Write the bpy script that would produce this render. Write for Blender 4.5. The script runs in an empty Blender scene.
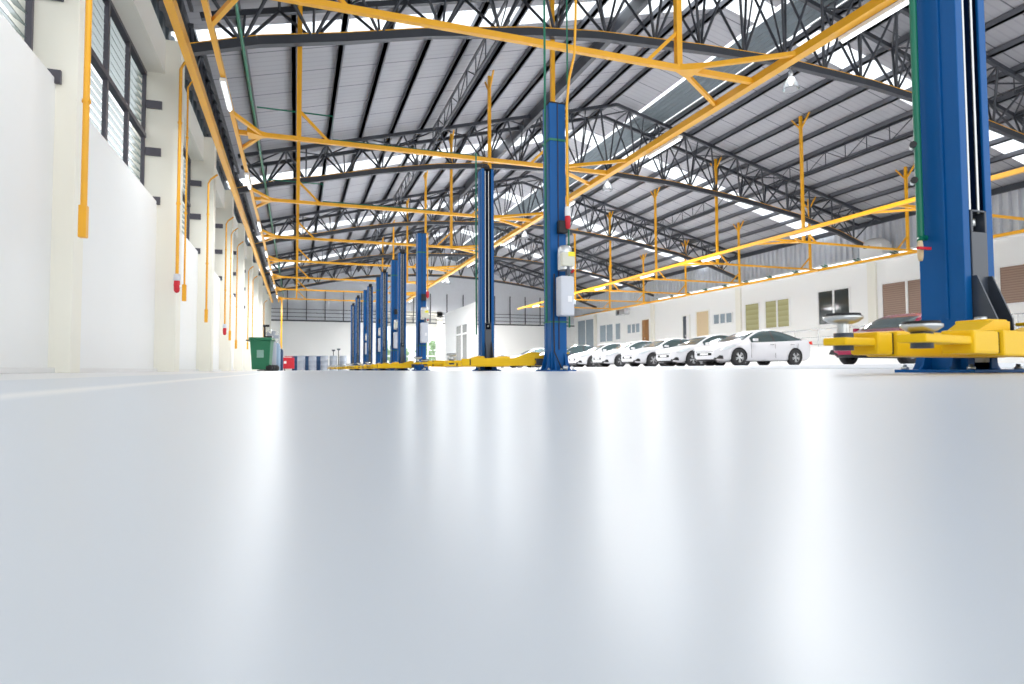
import bpy, bmesh, math, random
from mathutils import Vector, Matrix
random.seed(7)
SC = bpy.context.scene
COL = SC.collection
PI = math.pi
ORD = ['first', 'second', 'third', 'fourth', 'fifth', 'sixth', 'seventh', 'eighth', 'ninth', 'tenth', 'eleventh', 'twelfth',
       'thirteenth', 'fourteenth', 'fifteenth', 'sixteenth', 'seventeenth', 'eighteenth', 'nineteenth', 'twentieth']

# ------------------------------------------------------------------ materials
def newmat(name):
    m = bpy.data.materials.new(name); m.use_nodes = True
    nt = m.node_tree; b = nt.nodes['Principled BSDF']
    return m, nt, b

def mat(name, col, rough=.5, metal=0., noise=.06, scale=3., bump=0., coat=0., spec=.5, emit=0., ecol=None):
    m, nt, b = newmat(name)
    N, L = nt.nodes, nt.links
    tc = N.new('ShaderNodeTexCoord'); nz = N.new('ShaderNodeTexNoise'); nz.inputs['Scale'].default_value = scale
    nz.inputs['Detail'].default_value = 4
    L.new(tc.outputs['Object'], nz.inputs['Vector'])
    mx = N.new('ShaderNodeMix'); mx.data_type = 'RGBA'
    c = list(col) + [1]
    mx.inputs[6].default_value = [max(0, v * (1 - noise)) for v in col] + [1]
    mx.inputs[7].default_value = [min(1, v * (1 + noise)) for v in col] + [1]
    L.new(nz.outputs['Fac'], mx.inputs[0]); L.new(mx.outputs[2], b.inputs['Base Color'])
    b.inputs['Roughness'].default_value = rough; b.inputs['Metallic'].default_value = metal
    b.inputs['Coat Weight'].default_value = coat; b.inputs['Coat Roughness'].default_value = .06
    b.inputs['Specular IOR Level'].default_value = spec
    if emit:
        b.inputs['Emission Color'].default_value = list(ecol or col) + [1]; b.inputs['Emission Strength'].default_value = emit
    if bump:
        bp = N.new('ShaderNodeBump'); bp.inputs['Strength'].default_value = bump; bp.inputs['Distance'].default_value = .01
        L.new(nz.outputs['Fac'], bp.inputs['Height']); L.new(bp.outputs['Normal'], b.inputs['Normal'])
    return m

def clear_mat(name, col, transp=.6, rough=.1, gloss=True):
    """clear or frosted sheet: part of the light passes straight through, part is scattered"""
    m, nt, b = newmat(name); N, L = nt.nodes, nt.links
    tr = N.new('ShaderNodeBsdfTransparent'); tr.inputs['Color'].default_value = list(col) + [1]
    tl = N.new('ShaderNodeBsdfTranslucent'); tl.inputs['Color'].default_value = list(col) + [1]
    gl = N.new('ShaderNodeBsdfGlossy'); gl.inputs['Roughness'].default_value = rough
    gl.inputs['Color'].default_value = (.8, .85, .86, 1)
    a = N.new('ShaderNodeMixShader'); a.inputs[0].default_value = 1 - transp
    L.new(tr.outputs[0], a.inputs[1]); L.new(tl.outputs[0], a.inputs[2])
    fr = N.new('ShaderNodeFresnel'); fr.inputs['IOR'].default_value = 1.35
    c = N.new('ShaderNodeMixShader'); L.new(fr.outputs[0], c.inputs[0])
    L.new(a.outputs[0], c.inputs[1]); L.new(gl.outputs[0], c.inputs[2])
    L.new((c if gloss else a).outputs[0], N['Material Output'].inputs['Surface'])
    return m

def roof_mat():
    m, nt, b = newmat('roof_sheet'); N, L = nt.nodes, nt.links
    tc = N.new('ShaderNodeTexCoord'); sp = N.new('ShaderNodeSeparateXYZ'); L.new(tc.outputs['Object'], sp.inputs[0])
    def stripe(period, width):
        f = N.new('ShaderNodeMath'); f.operation = 'DIVIDE'; f.inputs[1].default_value = period; L.new(sp.outputs['Y'], f.inputs[0])
        g = N.new('ShaderNodeMath'); g.operation = 'FRACT'; L.new(f.outputs[0], g.inputs[0])
        h = N.new('ShaderNodeMath'); h.operation = 'LESS_THAN'; h.inputs[1].default_value = width; L.new(g.outputs[0], h.inputs[0])
        return h
    seam = stripe(1.55, .03); rib = stripe(.31, .22)
    nz = N.new('ShaderNodeTexNoise'); nz.inputs['Scale'].default_value = .6; L.new(tc.outputs['Object'], nz.inputs['Vector'])
    r = N.new('ShaderNodeMix'); r.data_type = 'RGBA'
    r.inputs[6].default_value = (.31, .31, .335, 1); r.inputs[7].default_value = (.37, .37, .40, 1); L.new(nz.outputs['Fac'], r.inputs[0])
    r2 = N.new('ShaderNodeMix'); r2.data_type = 'RGBA'; L.new(r.outputs[2], r2.inputs[6]); r2.inputs[7].default_value = (.27, .275, .30, 1)
    k = N.new('ShaderNodeMath'); k.operation = 'MULTIPLY'; k.inputs[1].default_value = .5; L.new(rib.outputs[0], k.inputs[0]); L.new(k.outputs[0], r2.inputs[0])
    r3 = N.new('ShaderNodeMix'); r3.data_type = 'RGBA'; L.new(r2.outputs[2], r3.inputs[6]); r3.inputs[7].default_value = (.10, .105, .12, 1)
    L.new(seam.outputs[0], r3.inputs[0]); L.new(r3.outputs[2], b.inputs['Base Color'])
    b.inputs['Roughness'].default_value = .55
    return m

def floor_mat():
    m, nt, b = newmat('epoxy_floor'); N, L = nt.nodes, nt.links
    tc = N.new('ShaderNodeTexCoord'); sp = N.new('ShaderNodeSeparateXYZ'); L.new(tc.outputs['Object'], sp.inputs[0])
    nz = N.new('ShaderNodeTexNoise'); nz.inputs['Scale'].default_value = 1.3; nz.inputs['Detail'].default_value = 5
    L.new(tc.outputs['Object'], nz.inputs['Vector'])
    base = N.new('ShaderNodeMix'); base.data_type = 'RGBA'
    base.inputs[6].default_value = (.66, .70, .75, 1); base.inputs[7].default_value = (.70, .735, .78, 1); L.new(nz.outputs['Fac'], base.inputs[0])
    def lt(v):
        h = N.new('ShaderNodeMath'); h.operation = 'LESS_THAN'; h.inputs[1].default_value = v; L.new(sp.outputs['X'], h.inputs[0]); return h
    edge = lt(-.69); ln1 = lt(-.22); ln2 = lt(-.27)
    ln = N.new('ShaderNodeMath'); ln.operation = 'SUBTRACT'; L.new(ln1.outputs[0], ln.inputs[0]); L.new(ln2.outputs[0], ln.inputs[1])
    a = N.new('ShaderNodeMix'); a.data_type = 'RGBA'; L.new(base.outputs[2], a.inputs[6]); a.inputs[7].default_value = (.80, .80, .80, 1); L.new(edge.outputs[0], a.inputs[0])
    c = N.new('ShaderNodeMix'); c.data_type = 'RGBA'; L.new(a.outputs[2], c.inputs[6]); c.inputs[7].default_value = (.86, .86, .86, 1); L.new(ln.outputs[0], c.inputs[0])
    L.new(c.outputs[2], b.inputs['Base Color'])
    rr = N.new('ShaderNodeMapRange'); rr.inputs['To Min'].default_value = .30; rr.inputs['To Max'].default_value = .37; b.inputs['Specular IOR Level'].default_value = .38
    L.new(nz.outputs['Fac'], rr.inputs['Value']); L.new(rr.outputs[0], b.inputs['Roughness'])
    nb = N.new('ShaderNodeTexNoise'); nb.inputs['Scale'].default_value = 4; nb.inputs['Detail'].default_value = 2
    L.new(tc.outputs['Object'], nb.inputs['Vector'])
    bp = N.new('ShaderNodeBump'); bp.inputs['Strength'].default_value = .02; bp.inputs['Distance'].default_value = .002
    L.new(nb.outputs['Fac'], bp.inputs['Height']); L.new(bp.outputs['Normal'], b.inputs['Normal'])
    return m

def slat_mat(name, c1, c2, period=.12):
    m, nt, b = newmat(name); N, L = nt.nodes, nt.links
    tc = N.new('ShaderNodeTexCoord'); sp = N.new('ShaderNodeSeparateXYZ'); L.new(tc.outputs['Object'], sp.inputs[0])
    f = N.new('ShaderNodeMath'); f.operation = 'DIVIDE'; f.inputs[1].default_value = period; L.new(sp.outputs['Z'], f.inputs[0])
    g = N.new('ShaderNodeMath'); g.operation = 'FRACT'; L.new(f.outputs[0], g.inputs[0])
    r = N.new('ShaderNodeMix'); r.data_type = 'RGBA'; r.inputs[6].default_value = list(c1) + [1]; r.inputs[7].default_value = list(c2) + [1]
    L.new(g.outputs[0], r.inputs[0]); L.new(r.outputs[2], b.inputs['Base Color']); b.inputs['Roughness'].default_value = .35
    return m

M = dict(
    floor=floor_mat(), roof=roof_mat(),
    slab=mat('raised_slab_paint', (.78, .79, .81), .35),
    wall=mat('cream_white_plaster', (.87, .86, .80), .7, noise=.015, scale=.8),
    walll=mat('grey_white_plaster', (.86, .87, .865), .7, noise=.02, scale=.8),
    wall2=mat('white_plaster', (.90, .90, .88), .7, noise=.015, scale=.8),
    kerb=mat('painted_kerb', (.80, .80, .79), .6, noise=.03),
    pil=mat('cream_pilaster_paint', (.86, .84, .75), .65, noise=.02, scale=1.),
    clad=mat('grey_cladding', (.70, .72, .76), .4, metal=.2, noise=.05),
    flash=mat('ridge_flashing', (.13, .16, .18), .6, noise=.1),
    steel=mat('dark_painted_steel', (.045, .05, .062), .45, noise=.15),
    purlin=mat('purlin_paint', (.13, .135, .155), .5, noise=.12),
    winframe=mat('window_frame_paint', (.085, .08, .10), .4, noise=.1),
    yellow=mat('yellow_steel_paint', (.88, .42, .012), .4, noise=.06, coat=.2),
    yellow2=mat('lift_arm_yellow', (.90, .54, .004), .4, noise=.05, spec=.3),
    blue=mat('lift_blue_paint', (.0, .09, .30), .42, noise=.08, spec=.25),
    blue_in=mat('mast_dark_blue', (.002, .018, .075), .5, noise=.1),  # lift blue darkened to paint in the mast's inner shade; also its seam
    dark=mat('carriage_grey_paint', (.045, .055, .075), .35, noise=.1, coat=.2),
    black=mat('black_rubber', (.012, .012, .014), .6, noise=.1),
    green=mat('green_pipe_paint', (.0, .16, .09), .4, noise=.08),
    greenbin=mat('green_bin_plastic', (.015, .17, .08), .5, noise=.08),
    white=mat('white_enamel', (.85, .85, .84), .4, noise=.02),
    lamp=mat('lamp_tube_glow', (.95, .97, 1.), .3, emit=1.3, ecol=(.95, .98, 1.)),
    bulb=mat('bulb_glow', (1, .97, .9), .3, emit=5, ecol=(1, .97, .9)),
    cream=mat('motor_cream_paint', (.72, .70, .60), .4, noise=.05),
    tank=mat('oil_tank_plastic', (.66, .68, .74), .35, noise=.03),
    sticker=mat('yellow_sticker', (.95, .85, .05), .5),
    label=mat('white_sticker', (.92, .92, .95), .5),
    red=mat('red_plastic', (.62, .015, .03), .4, noise=.06),
    steelb=mat('bright_steel', (.62, .63, .62), .28, metal=.9, noise=.08),
    silver=mat('alloy_silver', (.68, .69, .70), .25, metal=.6, noise=.03),
    cwhite=mat('car_paint_white', (.62, .62, .645), .3, noise=.01, coat=.4),
    cred=mat('car_paint_red', (.30, .002, .045), .2, noise=.03, coat=.9),
    cdark=mat('car_paint_dark', (.04, .045, .06), .2, noise=.03, coat=.9),
    csilver=mat('car_paint_silver', (.62, .65, .68), .25, metal=.2, noise=.03, coat=.8),
    cglass=mat('car_glass', (.05, .075, .08), .14, noise=.05),
    tyre=mat('tyre_rubber', (.02, .02, .022), .7, noise=.1),
    tail=mat('tail_light_red', (.6, .01, .01), .2, noise=.02, coat=.8),
    head=mat('head_light_glass', (.55, .60, .62), .1, noise=.05, coat=.8),
    drum=mat('drum_grey_paint', (.34, .37, .42), .4, metal=.2, noise=.08),
    drumb=mat('gas_bottle_blue', (.30, .42, .55), .35, noise=.08),
    navy=mat('navy_paint', (.01, .05, .13), .45, noise=.1),
    brown=slat_mat('brown_blind', (.22, .13, .09), (.36, .25, .19), .13),
    olive=slat_mat('olive_blind', (.32, .30, .12), (.44, .42, .22), .4),
    dglass=mat('dark_window_glass', (.05, .06, .06), .08, noise=.3, scale=.7, coat=.5),
    bglass=mat('blue_grey_window_glass', (.30, .37, .42), .1, noise=.15, coat=.5),
    tan=mat('tan_doorway_paint', (.70, .55, .34), .6, noise=.05),
    wood=mat('brown_wood_door', (.33, .15, .04), .5, noise=.2, scale=5),
    shutter=slat_mat('roller_shutter', (.38, .38, .35), (.50, .50, .46), .18),
    leaf=mat('leaf_green', (.28, .46, .13), .6, noise=.4, scale=3),
    bark=mat('bark_brown', (.12, .08, .05), .8, noise=.2),
    grass=mat('yard_ground', (.5, .5, .45), .9, noise=.1),
    sky=clear_mat('clear_roof_sheet', (.97, .99, 1.), .6, gloss=False),
    glass=clear_mat('louvre_glass', (.42, .50, .50), .12, .2),
    dgl=clear_mat('door_glass', (.96, 1., .98), .92, .05),
    lampglass=clear_mat('lamp_bell_glass', (.96, .97, 1.), .6, .1),
)

# ------------------------------------------------------------------ mesh helpers
class MB:
    def __init__(s): s.v = []; s.f = []; s.mi = []; s.sm = []; s.cur = 0; s.smooth = False
    def _a(s, vs, fs):
        o = len(s.v); s.v += [tuple(v) for v in vs]
        for f in fs: s.f.append([i + o for i in f]); s.mi.append(s.cur); s.sm.append(s.smooth)
        return s
    def box(s, x0, x1, y0, y1, z0, z1):
        vs = [(x, y, z) for z in (z0, z1) for x, y in ((x0, y0), (x1, y0), (x1, y1), (x0, y1))]
        return s._a(vs, [(3, 2, 1, 0), (4, 5, 6, 7), (0, 1, 5, 4), (1, 2, 6, 5), (2, 3, 7, 6), (3, 0, 4, 7)])
    def bar(s, p, q, w, h, up=(0, 0, 1)):
        p, q = Vector(p), Vector(q); d = (q - p).normalized(); u = Vector(up)
        if abs(d.dot(u)) > .98: u = Vector((0, 1, 0))
        r = d.cross(u).normalized(); u = r.cross(d).normalized()
        vs = [c + r * a * w / 2 + u * b * h / 2 for c in (p, q) for a, b in ((-1, -1), (1, -1), (1, 1), (-1, 1))]
        return s._a(vs, [(0, 1, 2, 3), (7, 6, 5, 4), (0, 4, 5, 1), (1, 5, 6, 2), (2, 6, 7, 3), (3, 7, 4, 0)])
    def tube(s, pts, r, n=8, caps=True):
        pts = [Vector(p) for p in pts]; rings = []
        for i, p in enumerate(pts):
            d = (pts[min(i + 1, len(pts) - 1)] - pts[max(i - 1, 0)]).normalized()
            u = Vector((0, 0, 1)) if abs(d.z) < .95 else Vector((0, 1, 0))
            a = d.cross(u).normalized(); b = a.cross(d).normalized()
            rr = r[i] if isinstance(r, (list, tuple)) else r
            rings.append([p + a * math.cos(t) * rr + b * math.sin(t) * rr for t in [2 * PI * k / n for k in range(n)]])
        vs = [v for R in rings for v in R]; fs = []
        for i in range(len(pts) - 1):
            for k in range(n):
                fs.append((i * n + k, i * n + (k + 1) % n, (i + 1) * n + (k + 1) % n, (i + 1) * n + k))
        sm = s.smooth; s.smooth = True; s._a(vs, fs); s.smooth = sm
        if caps:
            s._a(rings[0], [tuple(range(n))[::-1]]); s._a(rings[-1], [tuple(range(n))])
        return s
    def lathe(s, prof, c=(0, 0, 0), n=20, axis='Z', smooth=True):
        vs = []; fs = []
        for r, z in prof:
            for k in range(n):
                t = 2 * PI * k / n; a, b = r * math.cos(t), r * math.sin(t)
                v = (a, b, z) if axis == 'Z' else ((a, z, b) if axis == 'Y' else (z, a, b))
                vs.append((v[0] + c[0], v[1] + c[1], v[2] + c[2]))
        for i in range(len(prof) - 1):
            for k in range(n):
                fs.append((i * n + k, i * n + (k + 1) % n, (i + 1) * n + (k + 1) % n, (i + 1) * n + k))
        sm = s.smooth; s.smooth = smooth; s._a(vs, fs); s.smooth = sm
        return s
    def prism(s, poly, axis, a, b):
        """poly: 2-D points; axis X: poly=(y,z); Y: poly=(x,z); Z: poly=(x,y)"""
        def P(p, t): return {'X': (t, p[0], p[1]), 'Y': (p[0], t, p[1]), 'Z': (p[0], p[1], t)}[axis]
        n = len(poly); vs = [P(p, a) for p in poly] + [P(p, b) for p in poly]
        fs = [tuple(range(n))[::-1], tuple(range(n, 2 * n))] + [(i, (i + 1) % n, n + (i + 1) % n, n + i) for i in range(n)]
        return s._a(vs, fs)
    def quad(s, a, b, c, d): return s._a([a, b, c, d], [(0, 1, 2, 3)])
    def mesh(s, name, mats, bevel=0):
        me = bpy.data.meshes.new(name); me.from_pydata(s.v, [], s.f)
        for m in (mats if isinstance(mats, (list, tuple)) else [mats]): me.materials.append(m)
        for p, i, sm in zip(me.polygons, s.mi, s.sm): p.material_index = i; p.use_smooth = sm
        bm = bmesh.new(); bm.from_mesh(me); bmesh.ops.recalc_face_normals(bm, faces=bm.faces)
        if bevel:
            es = [e for e in bm.edges if len(e.link_faces) == 2 and e.calc_face_angle(0) > .6 and not e.link_faces[0].smooth]
            bmesh.ops.bevel(bm, geom=es, offset=bevel, segments=2, profile=.6, affect='EDGES', clamp_overlap=True)
        bm.to_mesh(me); bm.free(); me.update()
        return me
    def build(s, name, mats, parent=None, bevel=0):
        o = bpy.data.objects.new(name, s.mesh(name, mats, bevel)); COL.objects.link(o)
        if parent: o.parent = parent
        return o

def empty(name, label, cat, loc=(0, 0, 0), rz=0, group=None):
    o = bpy.data.objects.new(name, None); COL.objects.link(o); o.location = loc; o.rotation_euler = (0, 0, rz)
    o.empty_display_size = .1
    return tag(o, label, cat, group)
def tag(o, label, cat, group=None):
    o['label'] = label; o['category'] = cat
    if group: o['group'] = group
    return o
def struct(o, label=None):
    o['kind'] = 'structure'
    if label: o['label'] = label
    return o
def copy_tree(o, parent=None):
    c = o.copy(); COL.objects.link(c)
    if parent: c.parent = parent
    for ch in list(KIDS.get(o.name, [])) or [x for x in bpy.data.objects if x.parent == o]:
        copy_tree(ch, c)
    return c
KIDS = {}
def remember(root):
    """children of a prototype, looked up once"""
    for x in bpy.data.objects:
        if x.parent is not None: KIDS.setdefault(x.parent.name, [])
    for k in KIDS: KIDS[k] = [x for x in bpy.data.objects if x.parent is not None and x.parent.name == k]

# ------------------------------------------------------------------ building dimensions
Y0, Y1 = -4., 75.
XL, XR = -3.36, 34.75          # left window plane / right wall
RX, RZ = 15.77, 14.15          # ridge (underside of sheets)
SL = .26
def roofz(x): return RZ - SL * abs(x - RX)
BAY = 6.4
PIL = [9.65 + BAY * k for k in range(-2, 11)]
BANDS = [(4.6, 5.7), (18.6, 19.75), (32.7, 34.2), (46.5, 48.1), (60.3, 61.8)]  # nearest unseen band continues the spacing, added for its light and reflections

# ---- floor
struct(MB().box(-3.6, 36, Y0, Y1 + .4, -.3, 0).build('floor', M['floor']))
struct(MB().box(12.2, XR, 8.0, Y1, 0, .10).build('floor_raised', M['slab'], bevel=.02))
struct(MB().box(32.35, XR, 2.0, Y1, .1, 1.42).build('floor_walkway', M['wall2'], bevel=.02))
struct(MB().box(-3.3, 36, Y1 + .4, Y1 + 40, -.3, -.02).build('floor_yard', M['grass']))
struct(MB().box(-3.05, -2.97, Y0, Y1, 0, .07).build('baseboard_left', M['kerb'], bevel=.01))

# ---- left wall: plinth wall, pilasters, lintel, upper wall
w = MB()
w.box(-3.6, -3.05, Y0, Y1, -.1, 3.9)
w.box(-3.6, -3.36, Y0, Y1, 6.9, 7.7)
struct(w.build('wall_left', M['walll']))
t = MB(); t.box(-3.6, -2.93, Y0, Y1, 6.92, 7.72)
struct(t.build('trim_1', M['wall']))
for i, y in enumerate(PIL):
    p = MB().box(-3.6, -2.8 if i == 2 else -2.62, y, y + (.4 if i == 2 else .6), 0, 7.74).build('trim_%d' % (i + 2), M['pil'], bevel=.012)
    struct(p)
    # dark steel stubs fixed to the pilaster's near side, beside the window
    st = MB()
    for z in (3.92, 5.05, 6.15): st.box(-3.3, -2.98, y - .05, y, z - .09, z + .09)
    s_ = st.build('window_bracket', M['winframe'], p)
# cladding above the lintel
def corrugated(x, ya, yb, za, zb, per, dep):
    m = MB(); y = ya; pts = []
    while y < yb:
        pts += [(x, y), (x, y + per * .4), (x - dep, y + per * .5), (x - dep, y + per * .9)]; y += per
    for (a, ay), (b, by) in zip(pts, pts[1:]):
        m.quad((a, ay, za), (b, by, za), (b, by, zb), (a, ay, zb))
    return m
struct(corrugated(-3.3, Y0, Y1, 7.7, 9.35, .8, .06).build('wall_left_cladding', M['flash']))

# ---- left windows
def left_window(i, ya, yb):
    r = bpy.data.objects.new('window_%d' % i, None); COL.objects.link(r); r.location = (XL, (ya + yb) / 2, 3.9)
    struct(r)
    o = Vector((XL, (ya + yb) / 2, 3.9))
    f = MB(); n = 4; W = yb - ya
    f.box(-.06, .06, -W / 2, W / 2, 0, .08); f.box(-.06, .06, -W / 2, W / 2, 2.92, 3.0)
    f.build('window_frame', M['winframe'], r)
    for k in range(n + 1):
        y = -W / 2 + W * k / n
        MB().box(-.03, .05, y - .06, y + .06, 0, 3.0).build('mullion', M['winframe'], r, bevel=.01)
    MB().box(-.05, .07, -W / 2, W / 2, 1.46, 1.56).build('transom', M['winframe'], r)
    g = MB()
    for z in [.12 + .168 * k for k in range(17)]:
        if abs(z - 1.5) < .06: continue
        g.bar((-.09, -W / 2, z + .07), (-.09, W / 2, z + .07), .21, .008, up=(.6, 0, .8))
    g.build('louvre_blades', M['glass'], r)
for i in range(len(PIL) - 1):
    left_window(i + 1, PIL[i] + .4, PIL[i + 1])

# ---- right wall with openings filled by windows
struct(MB().box(XR, XR + .3, Y0, Y1, 0, 6.75).build('wall_right', M['wall2']))
struct(corrugated(XR + .1, Y0, Y1, 6.7, 9.15, .46, -.16).build('wall_right_cladding', M['clad']))
k = len(PIL) + 2
for y in (3.8, 16.8, 29.5, 42.2, 55.4, 68.4):
    struct(MB().box(XR - .16, XR, y, y + .6, 0, 6.7).build('trim_%d' % k, M['pil'], bevel=.012)); k += 1
struct(MB().box(XR - .2, XR + .3, Y0, Y1, 6.7, 6.8).build('trim_%d' % k, M['wall2'])); k += 1
wi = len(PIL)
def right_window(ya, yb, z0, z1, n, glass, frame='white', trans=None, name=None):
    global wi
    r = bpy.data.objects.new(name or 'window_%d' % wi, None); COL.objects.link(r); r.location = (XR, (ya + yb) / 2, z0); struct(r)
    if not name: wi += 1
    W, H = yb - ya, z1 - z0
    MB().box(-.03, .0, -W / 2, W / 2, 0, H).build('pane', M[glass], r)
    f = MB(); b = .09
    f.box(-.09, .0, -W / 2 - b, -W / 2, -b, H + b); f.box(-.09, .0, W / 2, W / 2 + b, -b, H + b)
    f.box(-.09, .0, -W / 2, W / 2, -b, 0); f.box(-.09, .0, -W / 2, W / 2, H, H + b)
    f.build('window_frame', M[frame], r, bevel=.006)
    for j in range(1, n):
        y = -W / 2 + W * j / n
        MB().box(-.08, -.02, y - .07, y + .07, 0, H).build('mullion', M[frame], r)
    if trans:
        MB().box(-.08, -.02, -W / 2, W / 2, trans - .05, trans + .05).build('transom', M[frame], r)
    return r
right_window(16.8, 22.2, 3.3, 5.2, 2, 'brown')
right_window(24.2, 29.1, 3.1, 5.22, 3, 'brown')
right_window(31.6, 34.15, 3.05, 5.32, 2, 'dglass')
right_window(36.95, 39.4, 3.14, 5.19, 2, 'olive')
right_window(40.15, 41.7, 2.3, 5.18, 1, 'olive')
right_window(43.4, 45.8, 3.91, 4.7, 3, 'bglass')
right_window(58.3, 60.9, 3.93, 4.86, 3, 'bglass')
right_window(62.5, 63.6, 3.38, 5.16, 1, 'bglass')
right_window(64.3, 67.5, 3.24, 5.2, 2, 'bglass')
right_window(69.2, 73.7, 1.5, 6.2, 2, 'bglass')
def right_door(i, ya, yb, z1, m, leaf):
    r = bpy.data.objects.new('door_%d' % i, None); COL.objects.link(r); r.location = (XR, (ya + yb) / 2, 1.42); struct(r)
    W = yb - ya; H = z1 - 1.42
    MB().box(-.02, 0, -W / 2, W / 2, 0, H).build('doorway_panel', M[m], r)
    f = MB(); f.box(-.1, 0, -W / 2 - .1, -W / 2, 0, H + .1); f.box(-.1, 0, W / 2, W / 2 + .1, 0, H + .1); f.box(-.1, 0, -W / 2, W / 2, H, H + .1)
    f.build('door_frame', M['wall'], r)
    if leaf:
        MB().box(-.06, -.02, W / 2 - W * .45, W / 2, 0, H).build('door_leaf', M[leaf], r, bevel=.01)
        MB().tube([(-.1, W * .1, H * .45), (-.1, W * .1, H * .5)], .03).build('door_handle', M['steelb'], r)
right_door(1, 46.5, 48.3, 5.15, 'tan', None)
right_door(2, 49.4, 50.4, 4.95, 'white', 'dark')
right_door(3, 56.4, 57.8, 5.15, 'wood', 'wood')

# ---- far wall with a wide doorway
FW = Y1
w = MB()
w.box(-3.6, 10.1, FW, FW + .3, 0, 5.7); w.box(16.4, XR + .3, FW, FW + .3, 0, 5.9)
struct(w.build('wall_far', M['wall2']))
gb = MB().prism([(-3.6, 9.15), (RX, RZ + .1), (XR + .3, 9.15), (XR + .3, 5.6), (-3.6, 5.6)], 'Y', FW + .1, FW + .2)
struct(gb.build('wall_far_gable', M['clad']))
t = MB(); t.box(-3.6, XR, FW - .1, FW + .05, 5.6, 5.75)
struct(t.build('trim_%d' % k, M['steel'])); k += 1
t = MB().box(16.3, 17.0, FW - .15, FW + .3, 0, 7.1); t.box(9.4, 17.0, FW - .15, FW + .3, 6.4, 7.1)
struct(t.build('trim_%d' % k, M['pil'])); k += 1
d = bpy.data.objects.new('door_4', None); COL.objects.link(d); d.location = (13.2, FW, 0); struct(d)
MB().box(-3.1, 3.1, -.05, .05, 5.2, 6.4).build('roller_shutter', M['shutter'], d)
MB().box(-3.1, 3.1, .05, .07, 0, 5.2).build('pane', M['dgl'], d)
for x in (-3.05, -1.55, -.05, 1.0, 2.0, 3.05): MB().box(x - .06, x + .06, 0, .12, 0, 5.2).build('mullion', M['white'], d)
MB().box(-3.1, 3.1, 0, .12, 1.6, 1.72).build('transom', M['white'], d)
# dark framing of the open strip above the far wall
fr = empty('gable_frame', 'dark steel lattice frame above the white far wall', 'frame', (0, FW - .3, 5.75))
for z in (.35, .8, 1.2): MB().box(-3.2, 34, -.03, .03, z - .03, z + .03).build('frame_rail', M['steel'], fr)
for x in [-3 + 2.05 * j for j in range(19)]: MB().box(x - .05, x + .05, -.05, .05, 0, min(3.5, roofz(x) - 6)).build('frame_post', M['steel'], fr)
# partition wall beside the doorway
w = MB().box(14.5, 14.7, 51.4, 62.8, 0, 5.8)
struct(w.build('wall_partition', M['wall2']))
r = bpy.data.objects.new('window_%d' % wi, None); wi += 1; COL.objects.link(r); r.location = (14.5, 55.8, .6); struct(r)
for y in (-1.15, 1.15): MB().box(-.04, 0, y - .85, y + .85, 0, 3.5).build('pane', M['dglass'], r)
f = MB()
for y in (-2.1, 0, 2.1): f.box(-.08, 0, y - .12, y + .12, -.1, 3.6)
f.box(-.08, 0, -2.1, 2.1, -.15, 0); f.box(-.08, 0, -2.1, 2.1, 3.5, 3.65); f.box(-.09, 0, -2.1, 2.1, 2.6, 2.75)
f.build('window_frame', M['white'], r)

# bushes and trees outside the far doorway
def tree(x, y, h, rr, lab):
    e = empty('tree', lab, 'tree', (x, y, -.02))
    MB().tube([(0, 0, 0), (.05, 0, h * .3), (0, .05, h * .6)], [.14, .11, .06], 7).build('trunk', M['bark'], e)
    m = MB(); m.smooth = False
    for j in range(420):
        a = random.uniform(0, 2 * PI); zz = random.uniform(.25, 1); q = rr * math.sqrt(max(.05, 1 - (2 * (zz - .6)) ** 2)) * random.uniform(.5, 1)
        c = Vector((q * math.cos(a), q * math.sin(a), h * zz)); u = Vector([random.gauss(0, 1) for _ in range(3)]).normalized() * .22
        v = u.cross(Vector([random.gauss(0, 1) for _ in range(3)])).normalized() * .22
        m.quad(c - u, c + v, c + u, c - v)
    m.build('foliage', M['leaf'], e)
tree(10.6, 86, 4.2, 1.6, 'round green tree seen through the left glass of the far doorway')
tree(13.6, 88, 3.6, 1.5, 'green tree seen through the middle of the far doorway')
tree(17.4, 86, 4.0, 1.7, 'green tree at the right end of the far doorway')

# ---- roof sheets
def roof_panel(x0, x1, ya, yb, dz=0):
    z0, z1 = roofz(x0) + dz, roofz(x1) + dz
    return [(x0, ya, z0), (x1, ya, z1), (x1, yb, z1), (x0, yb, z0)]
rf = MB(); ys = [Y0] + [v for b in BANDS for v in b] + [Y1 + .4]
segs = [(ys[i], ys[i + 1]) for i in range(0, len(ys), 2)]
for a, b in segs:
    rf.quad(*roof_panel(-3.6, RX, a, b)); rf.quad(*roof_panel(RX, 17.2, a, b)); rf.quad(*roof_panel(18.8, 35.6, a, b))
struct(rf.build('ceiling', M['roof']))
fl = MB(); x = 17.42
while x < 18.8:
    x2 = min(18.8, x + .23)
    fl.quad((x, Y0, roofz(x) + .05), (x + .12, Y0, roofz(x + .12) - .02), (x + .12, Y1, roofz(x + .12) - .02), (x, Y1, roofz(x) + .05))
    fl.quad((x + .12, Y0, roofz(x + .12) - .02), (x2, Y0, roofz(x2) + .05), (x2, Y1, roofz(x2) + .05), (x + .12, Y1, roofz(x + .12) - .02))
    x = x2
struct(fl.build('ceiling_ridge_flashing', M['flash']))
for a, b in BANDS:
    s1 = MB(); s1.quad(*roof_panel(-3.0, RX, a, b, .02)); s1.quad(*roof_panel(RX, 17.2, a, b, .02)); s1.quad(*roof_panel(18.8, 34.6, a, b, .02))
    struct(s1.build('window_%d' % wi, M['sky'])); wi += 1

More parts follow.
